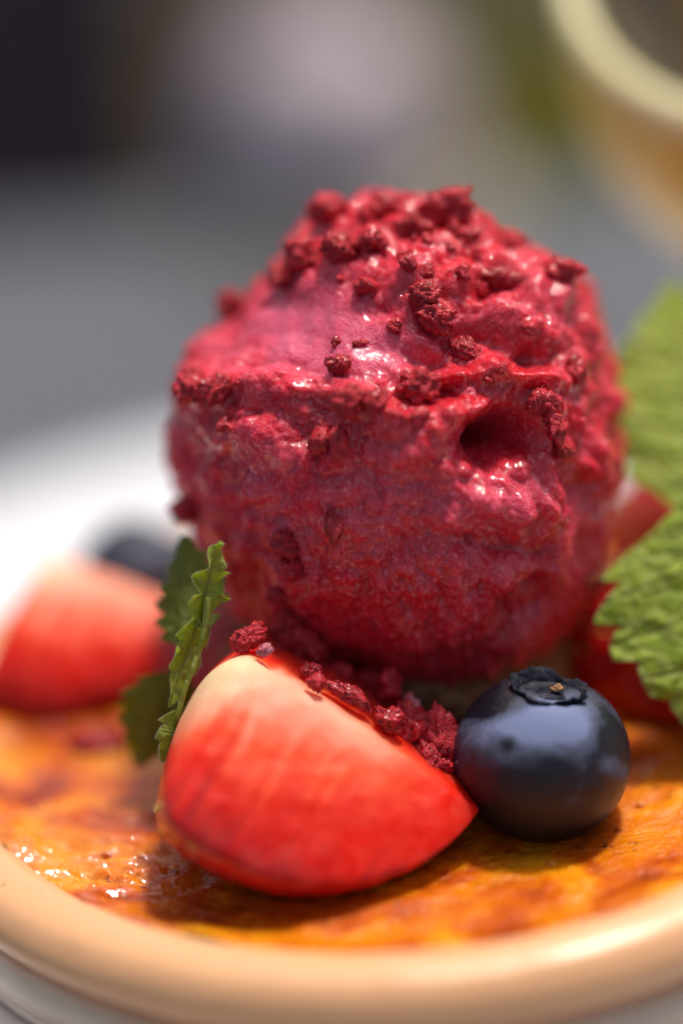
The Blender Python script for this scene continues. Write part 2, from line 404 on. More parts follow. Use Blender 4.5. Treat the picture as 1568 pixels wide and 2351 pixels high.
cb = thing('creme_brulee', 'amber burnt caramel custard filling the peach dish', 'custard', (DC[0], DC[1], -1.2))
nr, ns = 230, 620
rr = (np.linspace(0, 1, nr) ** .75) * (DR + .02); tt = np.linspace(0, 2 * np.pi, ns, endpoint=False)
X = DC[0] + rr[:, None] * np.cos(tt); Y = DC[1] + rr[:, None] * np.sin(tt)
P = np.stack([X, Y, np.zeros_like(X)], -1).reshape(-1, 3)
px, py, pd = proj(P)
hgt = .030 * fbm(P * 1.1 + 4, 4) + .012 * fbm(P * 4 + 1, 3)
wr = np.exp(-((px - 250) / 330) ** 2 - ((py - 2010) / 95) ** 2)                   # wrinkled, blistered sugar at the left
hgt += wr * (.075 * ridged(P * np.array([1.6, 3.4, 1]) + 3, 3) - .09)
R2 = np.hypot(P[:, 0] - DC[0], P[:, 1] - DC[1])
lobe = fbm(np.c_[np.cos(np.arctan2(P[:, 1] - DC[1], P[:, 0] - DC[0])) * 3.5, np.sin(np.arctan2(P[:, 1] - DC[1], P[:, 0] - DC[0])) * 3.5, 0 * R2], 4)
hgt += .10 * sstep(DR - .5, DR - .02, R2) * (1 + 1.3 * lobe)
P[:, 2] = np.where(R2 > DR - .25, np.maximum(hgt - .01, -.02 + 0 * R2), hgt - .01)
# pigment: shade before wedge, berry and rear strawberry painted darker, with some scorching
zone = .9 * np.exp(-((px - 560) / 300) ** 2 - ((py - 2085) / 60) ** 2) + .8 * np.exp(-((px - 1000) / 330) ** 2 - ((py - 1935) / 38) ** 2)
zone += .9 * np.exp(-((px - 150) / 200) ** 2 - ((py - 1690) / 45) ** 2) + .35 * np.exp(-((px - 330) / 260) ** 2 - ((py - 1990) / 40) ** 2)
zone = np.clip(zone * (1 + .9 * fbm(P * 2.3 + 8, 4)), 0, 1)
mk('caramel_crust', P, grid_faces(nr, ns, wrap=True), CARAMEL, cb, col=np.repeat(zone[:, None], 3, 1))
V, F = lathe(spline([(0, -3.9), (3.6, -3.9), (3.95, -3.5), (4.0, -1.0), (4.02, -.16), (3.7, -.14), (0, -.14)], 4), (DC[0], DC[1], 0), 90); mk('custard', V, F, CUSTARD, cb)
# sugar bubbles in the crust
parts = []; rng = np.random.default_rng(12)
def ell(c, r, sq=.32, nu=7, nv=12):
    a = np.linspace(0, np.pi / 2, nu); b = np.linspace(0, 2 * np.pi, nv, endpoint=False)
    v = np.stack([c[0] + r * np.sin(a)[:, None] * np.cos(b), c[1] + r * np.sin(a)[:, None] * np.sin(b), c[2] + sq * r * np.cos(a)[:, None] * np.ones(nv)], -1).reshape(-1, 3)
    return v, grid_faces(nu, nv, wrap=True)
for k in range(60):
    r_, a_ = DR * math.sqrt(rng.uniform(.05, .94)), rng.uniform(0, 6.283)
    x, y = DC[0] + r_ * math.cos(a_), DC[1] + r_ * math.sin(a_)
    if y > 1.0: continue
    parts.append(ell((x, y, .0), rng.uniform(.006, .016)))
for (qx, qy, qr) in ((1265, 1980, .04), (1470, 1843, .04), (325, 1960, .05), (245, 1955, .05), (400, 1990, .04)):
    c0 = at(qx, qy, 0); t_ = c0[2] / (CAM[2] - c0[2]); hit = c0 + (c0 - CAM) * t_
    parts.append(ell((hit[0], hit[1], .0), qr))
V, F = joined(parts); mk('sugar_bubbles', V, F, BUBBLE, cb, kind='stuff')

# ------------------------------------------------------------------ sorbet scoop
SD = 1.75; SC = at(905, 1010, SD); pxcm = FPX / (DIST + SD)
sil = [(390,1000),(405,850),(475,765),(585,650),(690,530),(800,478),(930,462),(1070,468),(1190,545),(1310,625),(1385,745),(1412,880),(1415,1000),(1408,1170),(1350,1350),(1240,1490),(1060,1570),(860,1570),(690,1500),(560,1380),(470,1240),(410,1110)]
sa = np.array([math.atan2(1010 - y, x - 905) for x, y in sil]); sr = np.array([math.hypot(x - 905, 1010 - y) / pxcm for x, y in sil])
o_ = np.argsort(sa); sa, sr = sa[o_], sr[o_]
nt_, ns_ = 400, 900
th = np.pi * (np.linspace(0, 1, nt_) ** 1.15); th[0] = 1e-4; th[-1] = np.pi - 1e-4
ph = np.linspace(-np.pi, np.pi, ns_, endpoint=False)
Rphi = np.interp(ph, np.r_[sa[-1] - 2 * np.pi, sa, sa[0] + 2 * np.pi], np.r_[sr[-1], sr, sr[0]])
k_ = np.exp(-np.linspace(-2, 2, 41) ** 2); k_ /= k_.sum(); Rphi = np.convolve(np.r_[Rphi[-20:], Rphi, Rphi[:20]], k_, 'valid')
D = (np.cos(ph)[None, :, None] * e_r + np.sin(ph)[None, :, None] * e_u) * Rphi[None, :, None] * np.sin(th)[:, None, None] - e_f * (np.cos(th)[:, None, None] * 2.02)
D = D.reshape(-1, 3); P = SC + D
N = D / np.linalg.norm(D, axis=1)[:, None]
px, py, pd = proj(P); front = sstep(-.1, .25, -(N @ e_f))
def gau(cx, cy, sx, sy, rot=0):
    c_, s_ = math.cos(math.radians(rot)), math.sin(math.radians(rot)); dx, dy = px - cx, py - cy
    u, v = dx * c_ - dy * s_, dx * s_ + dy * c_            # rot is counter-clockwise on screen
    return np.exp(-(u / sx) ** 2 - (v / sy) ** 2)
wx = px + 26 * noise(P * 1.7) + 10 * noise(P * 5); wy = py + 22 * noise(P * 1.7 + 40) + 9 * noise(P * 5 + 20)
lipx = [380, 430, 520, 620, 700, 770, 850, 900, 960, 1040, 1100, 1160, 1260]
lipy = [905, 868, 852, 846, 862, 872, 888, 922, 930, 905, 885, 870, 860]
yl = np.interp(px, lipx, lipy); dy = yl - wy
win = sstep(400, 480, px) * (1 - sstep(1000, 1180, px))
disp = -win * front * (.085 * sstep(-4, 26, dy) + .06 * sstep(20, 110, dy)) * (1 - sstep(150, 360, dy))
disp += win * front * .06 * np.exp(-((dy + 26) / 26) ** 2)
smooth = np.clip(gau(700, 740, 170, 95) * 1.25 + gau(820, 800, 130, 60), 0, 1)            # smooth sheared face above the lip
rough = (1 - .85 * smooth) * (1 - .5 * gau(820, 1430, 170, 110))
def G(cx, cy, sx, sy, amp, rot=0):
    global disp; disp = disp + amp * front * gau(cx, cy, sx, sy, rot)
px0, py0 = px, py; px, py = wx, wy
G(1150, 1012, 80, 50, -.80, 22); G(1190, 985, 42, 38, -.45); G(1085, 950, 80, 26, .11, 20); G(1250, 950, 45, 60, .16)
G(1160, 1150, 110, 48, .17, -4); G(1255, 1170, 30, 60, .10); G(1120, 1262, 150, 26, -.14, -8); G(1330, 1120, 34, 130, -.16)
G(1010, 1085, 60, 40, .10); G(960, 1000, 80, 60, .10, 10); G(1120, 770, 75, 26, -.26, -12); G(1170, 715, 100, 26, .11, -14); G(1240, 800, 60, 30, -.16); G(1210, 865, 90, 20, .13, -12)
G(1290, 760, 40, 60, .10); G(1000, 800, 90, 24, -.13, -8); G(1050, 850, 80, 20, .10, -10); G(1010, 900, 60, 22, -.14)
G(690, 970, 90, 50, -.05); G(760, 1150, 55, 50, .08); G(700, 1130, 40, 40, .05); G(1230, 1300, 70, 40, .13, 20); G(1150, 1330, 30, 35, .10); G(560, 1000, 90, 130, .06)
G(880, 1160, 60, 60, .08); G(960, 1160, 40, 50, -.06); G(1020, 1200, 40, 34, .08); G(1360, 1060, 40, 40, .12); G(1370, 1180, 30, 40, .08)
G(850, 700, 60, 30, -.08); G(960, 620, 120, 30, .07); G(1240, 640, 60, 60, .06); G(1130, 650, 60, 25, -.15)
px, py = px0, py0
low = sstep(1230, 1380, py) * sstep(820, 960, px) * (1 - sstep(1330, 1420, px))
Q = np.c_[P @ e_r, P @ e_u, P @ e_f]
disp += front * low * .07 * ridged(Q * np.array([2.6, .9, 1.2]) + 5, 3) - front * low * .05
disp += rough * (.13 * (np.abs(noise(P * 1.7 + 60)) - .25) + .125 * (np.abs(noise(P * 2.9 + 70)) - .25) + .055 * (np.abs(noise(P * 5.6 + 80)) - .25) + .016 * (np.abs(noise(P * 12 + 90)) - .25)) 
disp += rough * (.008 * ridged(P * 8 + 4, 3) * sstep(-.2, .4, fbm(P * .9 + 60, 3)) + .085 * fbm(P * 1.05 + 3, 3) + .014 * ridged(P * 2.1 + 7, 2) - .01 + .026 * fbm(P * 4.2 + 2, 3) + .012 * fbm(P * 12, 3))
disp += .012 * fbm(P * 2.5 + 31, 3)
shear = smooth * .012 * noise(Q * np.array([9, .8, .8])); disp += shear                    # scoop drag lines
P = P + N * disp[:, None]; P[:, 2] = np.maximum(P[:, 2], .35 + .05 * noise(P * 3))
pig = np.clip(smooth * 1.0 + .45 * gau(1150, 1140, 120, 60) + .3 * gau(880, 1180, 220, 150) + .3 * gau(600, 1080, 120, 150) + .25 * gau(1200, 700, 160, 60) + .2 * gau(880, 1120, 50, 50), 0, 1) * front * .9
wetp = np.clip(gau(1150, 780, 190, 140) + .8 * gau(890, 930, 120, 60) + .7 * gau(1010, 1150, 110, 90) + .7 * gau(1230, 1250, 90, 50) + .6 * gau(740, 1230, 90, 60), 0, 1)
scoop = mk('sorbet_scoop', P, grid_faces(nt_, ns_, wrap=True), SORBET, col=np.c_[pig, wetp, pig], origin=(SC[0], SC[1], .35))
tag(scoop, 'craggy raspberry red sorbet scoop in the centre of the dish', 'sorbet')
vis = -(N @ e_f) > -.05
sP, sN = P[vis], N[vis]; spx, spy, spd = proj(sP)
def on_scoop(x, y):
    d = (spx - x) ** 2 + (spy - y) ** 2; near = np.where(d < max(d.min() * 4, 60))[0]
    k = near[np.argmin(spd[near])]; return sP[k], sN[k]

# ------------------------------------------------------------------ crumbs
import bmesh
_ico = {}
def ico(level):
    if level not in _ico:
        bm = bmesh.new(); bmesh.ops.create_icosphere(bm, subdivisions=level, radius=1)
        V = np.array([v.co[:] for v in bm.verts]); F = np.array([[v.index for v in f.verts] for f in bm.faces]); bm.free(); _ico[level] = (V, F)
    return _ico[level]
def chunk(seed, w_, h_, d_, level=4, cuts=9, rough=.22):
    r = np.random.default_rng(seed); V, F = ico(level); V = V.copy()
    nrm = r.normal(size=(cuts, 3)); nrm /= np.linalg.norm(nrm, axis=1)[:, None]; off = r.uniform(.42, .85, cuts)
    s = np.ones(len(V))
    for q, o in zip(nrm, off):
        dd = V @ q; s = np.where(dd > 1e-3, np.minimum(s, o / np.maximum(dd, 1e-3)), s)
    V = V * s[:, None]; V0 = V.copy()
    Vn = V0 / np.linalg.norm(V0, axis=1)[:, None]
    V = V + Vn * (rough * fbm(V0 * 1.8 + seed, 3) + rough * .75 * ridged(V0 * 5 + seed, 3) - rough * .5)[:, None]
    return V * np.array([w_, h_, d_]) * .5 * 1.25, F
def crumb(x, y, wpx, hpx, label, mat=CRUMB, d=None, out=.25, rot=0, name='raspberry_crumb', cat='crumb', group='freeze dried raspberry crumbs', level=4, dpx=None, rough=.30, cuts=8):
    if d is None: c0, n0 = on_scoop(x, y); d_ = proj(c0)[2]
    else: c0, n0, d_ = at(x, y, d), -e_f, d
    k = (DIST + d_) / FPX
    V, F = chunk(int(x * 7 + y), wpx * k, hpx * k, (dpx or .8 * min(wpx, hpx)) * k, level, cuts, rough)
    a = math.radians(rot); u = e_r * math.cos(a) + e_u * math.sin(a); v = -e_r * math.sin(a) + e_u * math.cos(a)
    c0 = c0 + n0 * out * (min(wpx, hpx) * k) * .5
    o = mk(name, V[:, :1] * u + V[:, 1:2] * v + V[:, 2:3] * e_f + c0, F, mat, origin=c0)
    return tag(o, label, cat, group)

C1 = [
 (775, 835, 60, 52, 'dark square raspberry crumb standing on the lip of the sorbet scoop', CRUMB_DARK, .9, 0),
 (988, 742, 96, 62, 'bright pointed raspberry shard high on the middle of the sorbet', CRUMB, .8, -28),
 (976, 682, 78, 66, 'blurred raspberry crumb just above the bright pointed shard', CRUMB_DARK, .7, 10),
 (1066, 802, 92, 46, 'dark ragged raspberry strip right below the bright pointed shard', CRUMB_DARK, .5, -35),
 (1130, 645, 130, 62, 'wide dark raspberry flake near the top right of the sorbet', CRUMB_DARK, .4, -12),
 (960, 893, 92, 80, 'translucent red raspberry piece in the dip at the middle of the sorbet', CRUMB, .5, 15),
 (1268, 985, 58, 92, 'bright raspberry crumb with dark underside right of the deep hole', CRUMB, .8, 15),
 (1282, 1034, 50, 40, 'almost black raspberry bit under the bright crumb right of the hole', CRUMB_DARK, .6, -5),
 (1238, 925, 64, 64, 'rough red crumb above and right of the deep hole', CRUMB, .3, 0),
 (795, 925, 84, 66, 'broad raspberry crumb below the dark square crumb on the lip', CRUMB, .5, 8),
 (735, 1000, 66, 60, 'bright rounded crumb on the left of the crumb cluster below the lip', CRUMB, .5, 0),
 (777, 1015, 44, 84, 'narrow red crumb hanging in the cluster below the lip', CRUMB, .3, 10),
 (855, 925, 48, 66, 'upright crumb at the right end of the cluster below the lip', CRUMB, .4, -20),
 (768, 1208, 40, 96, 'thin wet upright raspberry sliver in the middle of the lower sorbet', CRUMB_DARK, .3, 8),
 (658, 1250, 58, 72, 'dark wet raspberry bit above the red flake at lower left of the sorbet', CRUMB_DARK, .4, 20),
 (662, 1292, 66, 58, 'red raspberry flake hanging at the lower left of the sorbet', CRUMB, .8, -10),
 (545, 702, 96, 72, 'brownish crumb sticking out from the left shoulder of the sorbet', CRUMB_DARK, .7, -30),
 (440, 1168, 78, 74, 'red crumb at the left edge of the sorbet above the mint', CRUMB, .3, 0),
 (455, 900, 92, 90, 'rough crumb on the far left bulge of the sorbet', CRUMB, .2, 0),
 (505, 905, 60, 80, 'smaller crumb beside the rough crumb on the left bulge', CRUMB, .2, 20),
 (885, 482, 112, 76, 'bright red crumb on the summit of the sorbet left of centre', CRUMB, .5, -10),
 (1022, 486, 120, 84, 'large pinkish red crumb on the summit of the sorbet', CRUMB, .5, 12),
 (1040, 448, 90, 34, 'dark brown crumb behind the large pinkish summit crumb', CRUMB_DARK, .6, 0),
 (745, 492, 90, 80, 'blurred crimson crumb at the left end of the sorbet summit', CRUMB, .2, 0),
 (700, 590, 96, 80, 'dark red crumb on the upper left slope of the sorbet', CRUMB, .4, 30),
 (782, 570, 92, 70, 'red crumb between summit and upper left slope', CRUMB, .4, 0),
 (858, 560, 82, 66, 'red crumb under the bright summit crumb', CRUMB, .4, 20),
 (945, 530, 78, 70, 'dark crumb between the two large summit crumbs', CRUMB_DARK, .3, -20),
 (645, 645, 66, 60, 'lowest crumb of the group on the upper left slope', CRUMB, .3, 0),
 (1290, 622, 92, 72, 'dull red crumb on the upper right shoulder of the sorbet', CRUMB, .4, -30),
 (1175, 556, 78, 60, 'soft red crumb right of the summit of the sorbet', CRUMB, .2, -20),
 (1325, 850, 46, 70, 'curled red crumb near the right edge of the sorbet', CRUMB, .3, 20),
 (914, 745, 42, 36, 'tiny crumb left of the bright pointed shard', CRUMB, .4, 0),
 (676, 1425, 50, 100, 'dark upright crumb stuck low on the front of the sorbet', CRUMB_DARK, .5, 8),
 (640, 1368, 56, 40, 'purple black crumb under the lower left of the sorbet', CRUMB_DARK, .5, -15),
]
for x, y, a, b, lab, mt, out, rot in C1: crumb(x, y, a * .85, b * .85, lab, mt, out=out, rot=rot)
rs_ = np.random.default_rng(44)
spk = [(rs_.uniform(560, 1100), rs_.uniform(470, 640)) for _ in range(26)] + [(rs_.uniform(700, 1300), rs_.uniform(640, 1080)) for _ in range(18)] + [(rs_.uniform(430, 560), rs_.uniform(840, 1000)) for _ in range(8)]
for k, (x, y) in enumerate(spk):
    if (x - 905) ** 2 / 400 ** 2 + (y - 1000) ** 2 / 520 ** 2 > 1: continue
    q_ = rs_.uniform(16, 44); reg = 0 if y < 640 else (1 if x > 600 else 2)
    crumb(x, y, q_, q_ * rs_.uniform(.5, .95), ('tiny crimson raspberry speck among the larger crumbs on the summit of the sorbet', 'tiny raspberry speck on the lit front face of the sorbet', 'tiny raspberry speck on the left bulge of the sorbet')[reg], (CRUMB, CRUMB, CRUMB_DARK)[k % 3], out=.3, rot=rs_.uniform(-90, 90), name='raspberry_speck', group=('tiny raspberry specks on the sorbet summit', 'tiny raspberry specks on the sorbet front', 'tiny raspberry specks on the left bulge')[reg], level=3)
# biscuit crumble under the scoop
V, F = lathe(spline([(1.8, -.05), (1.75, .3), (1.6, .62), (1.3, .82), (.8, .9), (0, .9)], 10), (SC[0] - .15, SC[1] - .15, 0), 200)
V = V + (.10 * fbm(V * 2.2, 3) + .07 * (np.abs(noise(V * 5)) - .2))[:, None] * np.array([.7, .7, .7])
bed = tag(mk('crumble_bed', V, F, BISCUIT, kind='stuff'), 'brown biscuit crumble heaped under the sorbet scoop', 'crumble')
C3 = [(938, 1524, 70, 52, 1.2, 'pale biscuit crumb directly under the sorbet'), (1000, 1605, 150, 90, 1.1, 'brown biscuit lump left of the blueberry calyx'),
      (1120, 1560, 130, 80, 1.9, 'biscuit lump behind the blueberry'), (820, 1640, 130, 80, 1.2, 'biscuit lump behind the front strawberry'),
      (640, 1590, 140, 80, 1.5, 'biscuit lump hidden in the shade at the left under the sorbet'), (1250, 1520, 120, 90, 2.5, 'biscuit lump between sorbet and right strawberry'),
      (720, 1500, 150, 90, 2.4, 'biscuit lump deep under the left of the sorbet'), (980, 1520, 180, 110, 2.6, 'large biscuit lump deep under the middle of the sorbet')]
for x, y, a, b, d, lab in C3: crumb(x, y, a, b, lab, BISCUIT, d=d, out=0, name='biscuit_crumb', group='biscuit crumbs under the sorbet')

# ------------------------------------------------------------------ strawberries
seedV, seedF = ico(2); 
WEDGES = []
def strawberry(label, P0, P1, d1, d2, R, r0=.95, seedrng=1, pink=1.0, zmin=.02, bulge=.1, pow_=2.4, bow=0.0, slant_=0.0, mid=None, rnd=9.0, te=.13, skinseeds=True):
    """piece of a strawberry cut lengthwise: core line P0 (calyx end) to P1 (tip), cut faces along d1 and d2, skin between them; all edges rounded"""
    P0, P1 = np.array(P0), np.array(P1); L = np.linalg.norm(P1 - P0); a = (P1 - P0) / L
    d1 = unit(d1 - a * np.dot(d1, a)); d2 = unit(d2 - a * np.dot(d2, a))
    if mid is None: mid = d1 + d2
    e2 = unit(np.array(mid) - d1 * np.dot(mid, d1) - a * np.dot(mid, a))
    full = math.atan2(np.dot(d2, e2), np.dot(d2, d1)) % (2 * math.pi)
    dm = d1 * math.cos(full / 2) + e2 * math.sin(full / 2)
    th_ = thing('strawberry_piece', label, 'strawberry', (*((P0 + P1) / 2)[:2], .02))
    nf, na = 80, 130
    s_ = np.linspace(0, 1, nf, endpoint=False); f_ = np.linspace(0, full, na, endpoint=False)
    bl = bulge * np.sin(s_ * np.pi)
    p = np.vstack([np.c_[s_, -bl], np.c_[np.cos(f_), np.sin(f_)],
                   np.c_[(1 - s_) * math.cos(full) - bl[::-1] * math.sin(full) * .5, (1 - s_) * math.sin(full) + bl[::-1] * math.cos(full) * .5]])
    isskin = np.r_[np.zeros(nf, bool), np.ones(na, bool), np.zeros(nf, bool)]
    K = int(rnd * 3); kk = np.exp(-.5 * (np.arange(-K, K + 1) / rnd) ** 2); kk /= kk.sum(); n = len(p)
    p = np.stack([np.convolve(np.r_[p[-K:, c_], p[:, c_], p[:K, c_]], kk, 'valid') for c_ in (0, 1)], 1)
    cen = p.mean(0); nt = 120
    t = np.linspace(0, 1, nt); t = np.where(t < .5, 2 * t * t, 1 - 2 * (1 - t) ** 2); t = .5 * t + .5 * np.linspace(0, 1, nt) ** 1.5
    rad = R * (r0 + (1 - r0) * np.sin(np.clip(t / .45, 0, 1) * np.pi / 2)) * np.clip(1 - t ** pow_, 1e-4, 1) ** .62
    sg = np.where(t < te, np.sqrt(np.clip(1 - (1 - t / te) ** 2, 1e-5, 1)) , 1.0)
    q = cen + (p[None] - cen) * sg[:, None, None]
    rho = np.hypot(q[..., 0], q[..., 1])
    T = np.repeat(t[:, None], n, 1)
    V = (P0 + a * (T * L + slant_ * R * rho * (1 - T) ** 2)[..., None] + d1 * (q[..., :1] * rad[:, None, None]) + e2 * (q[..., 1:] * rad[:, None, None])
         - dm * (bow * np.sin(np.pi * T) ** .9)[..., None]).reshape(-1, 3)
    C3_ = np.repeat(P0 + a * (t * L)[:, None] + dm * .4 * rad[:, None], n, 0); out_ = V - C3_; out_ /= np.linalg.norm(out_, axis=1)[:, None] + 1e-9
    V = V + out_ * (.035 * fbm(V * 1.3 + 3 + seedrng, 3) + .008 * noise(V * 6))[:, None]
    rho = rho.reshape(-1); T = T.reshape(-1); far_ = np.tile(np.r_[np.zeros(nf + na), sstep(0, .25, s_)[::-1]], nt)
    rho = rho + far_ * .45
    nz = .08 * fbm(V * 2 + 6, 3)
    nz = nz + .17 * noise(np.c_[T * 26, rho * 1.2, 0 * T + seedrng]) * sstep(.1, .4, rho)
    q1 = np.clip(rho + nz, 0, 1.1)[:, None]; core = np.array([.82, .40, .27]); core = np.array([.84, .40, .26]); midc = np.array([.86, .09, .025]); red = np.array([.70, .010, .002]); cream = np.array([.82, .64, .36])
    k1 = sstep(.05, .46 * pink, q1 + .55 * np.clip(T[:, None] - .25, 0, 1)); k2 = sstep(.36 * pink, .72, q1 + .38 * np.clip(T[:, None] - .25, 0, 1))
    c_ = core * (1 - k1) + midc * k1; c_ = c_ * (1 - k2) + red * k2
    k3 = sstep(.66, .9, q1); c_ = c_ * (1 - k3) + np.array([.50, .005, .003]) * k3
    kc = (1 - sstep(.04, .30, T + .42 * rho))[:, None]; c_ = c_ * (1 - kc) + cream * kc
    kt = sstep(.60, .92, T)[:, None]; c_ = c_ * (1 - kt) + red * kt
    ks = sstep(.86, .95, q1); c_ = c_ * (1 - ks) + np.array([.40, .006, .010]) * ks
    V0 = V.copy()
    r_ = np.random.default_rng(seedrng); spots = []
    if skinseeds:
        for i in range(11):
            nj = max(3, int(full * R / .36))
            for j_ in range(nj):
                it = int(np.argmin(abs(t - ((i + .9) / 12.5 + r_.normal(0, .008))))); ja = nf + int(na * np.clip((j_ + .5 + .5 * (i % 2)) / nj + r_.normal(0, .01), 0, .96))
                c0 = V0[it * n + ja]; dr = unit(d1 * p[ja, 0] + e2 * p[ja, 1]); spots.append((c0, dr))
        for c0, dr in spots:
            dd = np.linalg.norm(V0 - c0, axis=1); V = V - out_ * (.05 * np.exp(-(dd / .07) ** 2))[:, None]
    V[:, 2] = np.where(V[:, 2] < zmin, zmin + (V[:, 2] - zmin) * .02, V[:, 2])
    th_v = V.copy(); WEDGES.append(th_v)
    F = grid_faces(nt, n, wrap=True); fsk = isskin[np.minimum(np.arange(n), n - 1)]; fsk = np.tile(fsk, nt - 1)
    def sub(F_):
        idx = np.unique(F_); m_ = np.full(len(V), -1); m_[idx] = np.arange(len(idx)); return idx, m_[F_]
    idx, ff = sub(F[~fsk]); mk('flesh', V[idx], ff, FLESH, th_, col=c_[idx])
    idx, ff = sub(F[fsk]); sk = mk('skin', V[idx], ff, SKIN, th_)
    me = None
    for c0, dr in spots:
        if c0[2] < zmin + .5: continue
        if me is None:
            o = mk('seed', seedV * np.array([.055, .028, .022]) + ORIG[sk.name], seedF, SEED, sk); me = o.data
        else:
            o = bpy.data.objects.new('seed', me); sc.collection.objects.link(o); o.parent = sk
        z_ = Vector(dr); x_ = Vector(a); x_ = (x_ - z_ * x_.dot(z_)).normalized(); y_ = z_.cross(x_)
        mm = Matrix((x_, y_, z_)).transposed().to_4x4(); mm.translation = Vector((c0 - dr * .03 - ORIG[th_.name]) * S); o.matrix_local = mm
    return th_
def cv(r, u, f): return e_r * r + e_u * u + e_f * f
strawberry('large cut strawberry wedge at the front with a creamy end and red tip', at(490, 1484, -.24), at(1098, 1862, -.18),
           cv(-.30, -.84, -.45), cv(.30, .10, .92), 1.86, r0=.86, pink=.95, bulge=.02, rnd=4.0, pow_=3.2, bow=.12, slant_=.10)
strawberry('blurred strawberry wedge at the rear left beside the rim with pink cut face', at(80, 1250, 3.4), at(520, 1420, 3.1),
           cv(-.25, -.85, -.45), cv(.15, -.35, .92), 1.78, r0=.95, pink=1.2, seedrng=4)
strawberry('glossy dark red strawberry half behind the blueberry under the mint', at(1860, 1500, 2.2), at(1190, 1480, 2.9),
           cv(.0, 1, .1), cv(.02, -1, .1), 1.25, r0=.85, seedrng=7, pow_=2.2, mid=-e_f)
strawberry('small strawberry bit glimpsed between the two right mint leaves', at(1760, 1215, 4.2), at(1365, 1225, 4.5),
           cv(0, 1, .1), cv(0, -1, .1), .95, seedrng=9, mid=-e_f)
strawberry('strawberry chunk added to darken the gap under the left of the sorbet behind the mint', at(430, 1500, 3.6), at(820, 1560, 2.6),
           cv(0, 1, .1), cv(0, -1, .1), .95, seedrng=11, mid=-e_f)  # filler piece, put in to darken the shaded gap below the scoop
strawberry('strawberry chunk added to darken the gap under the right of the sorbet behind the blueberry', at(960, 1530, 3.0), at(1330, 1470, 3.4),
           cv(0, 1, .1), cv(0, -1, .1), .85, seedrng=13, mid=-e_f)  # second added filler, keeps the right-hand gap dark

C2 = [   # crumbs off the scoop: picture position and distance past the focus plane
 (568, 1464, 68, 46, -.05, 'ragged red crumb on the cream end of the front strawberry', CRUMB, 25),
 (612, 1494, 34, 24, -.05, 'small pale pink crumb next to the ragged crumb on the front strawberry', CRUMB_PALE, 20),
 (722, 1540, 48, 32, .0, 'glossy dark cap crumb on the ridge of the front strawberry', CRUMB_DARK, -10),
 (728, 1568, 38, 34, .0, 'small red crumb under the glossy dark cap crumb on the strawberry ridge', CRUMB, 10),
 (895, 1653, 60, 58, -.02, 'porous dark red crumb on the lower ridge of the front strawberry', CRUMB_DARK, -15),
 (897, 1582, 62, 66, .55, 'bright red crumb standing behind the strawberry ridge', CRUMB, -20),
 (940, 1622, 40, 44, .45, 'pale pink crumb between the strawberry ridge and the blueberry', CRUMB_PALE, 30),
 (950, 1670, 90, 96, .3, 'red crumb leaning on the strawberry near the blueberry', CRUMB, 10),
 (1008, 1700, 66, 118, .25, 'tall folded raspberry flake touching the blueberry', CRUMB, 6),
 (985, 1750, 96, 70, .15, 'dark crumb low between the front strawberry and the blueberry', CRUMB_DARK, -20),
 (810, 1600, 110, 34, .05, 'flat dark red crumb lying on the back of the front strawberry', CRUMB_DARK, -28),
 (765, 1555, 66, 56, .7, 'blurred pink crumb behind the glossy dark cap crumb', CRUMB, 0),
 (855, 1560, 62, 54, .9, 'blurred dusky pink crumb under the sorbet', CRUMB, 0),
 (690, 1470, 110, 60, .6, 'dark red crumb in the gap between sorbet and front strawberry', CRUMB_DARK, -30),
 (225, 1708, 110, 66, 2.2, 'dark red crumb lying on the caramel below the rear left strawberry', CRUMB_DARK, 0),
 (140, 1690, 90, 40, 2.6, 'flat dark crumb beside the rim under the rear left strawberry', CRUMB_DARK, 10),
]
wV = WEDGES[0]; wN = wV - wV.mean(0); wN = wN / np.linalg.norm(wN, axis=1)[:, None]; k_ = (wN @ e_f) < .55
scoop_s = (sP, sN, spx, spy, spd)
for x, y, a, b, d, lab, mt, rot in C2:
    if 'strawberry' in lab and -.06 < d < .01 or 'flat dark red crumb lying on' in lab:      # these rest on the wedge
        wx_, wy_, wd_ = proj(wV[k_]); dd_ = (wx_ - x) ** 2 + (wy_ - y) ** 2; nn_ = np.where(dd_ < (dd_.min() ** .5 + 34) ** 2)[0]
        crumb(x, y, a, b, lab, mt, d=float(wd_[nn_].min()) + .02, out=0, rot=rot)
    else: crumb(x, y, a, b, lab, mt, d=d, out=0, rot=rot)
sP, sN, spx, spy, spd = scoop_s


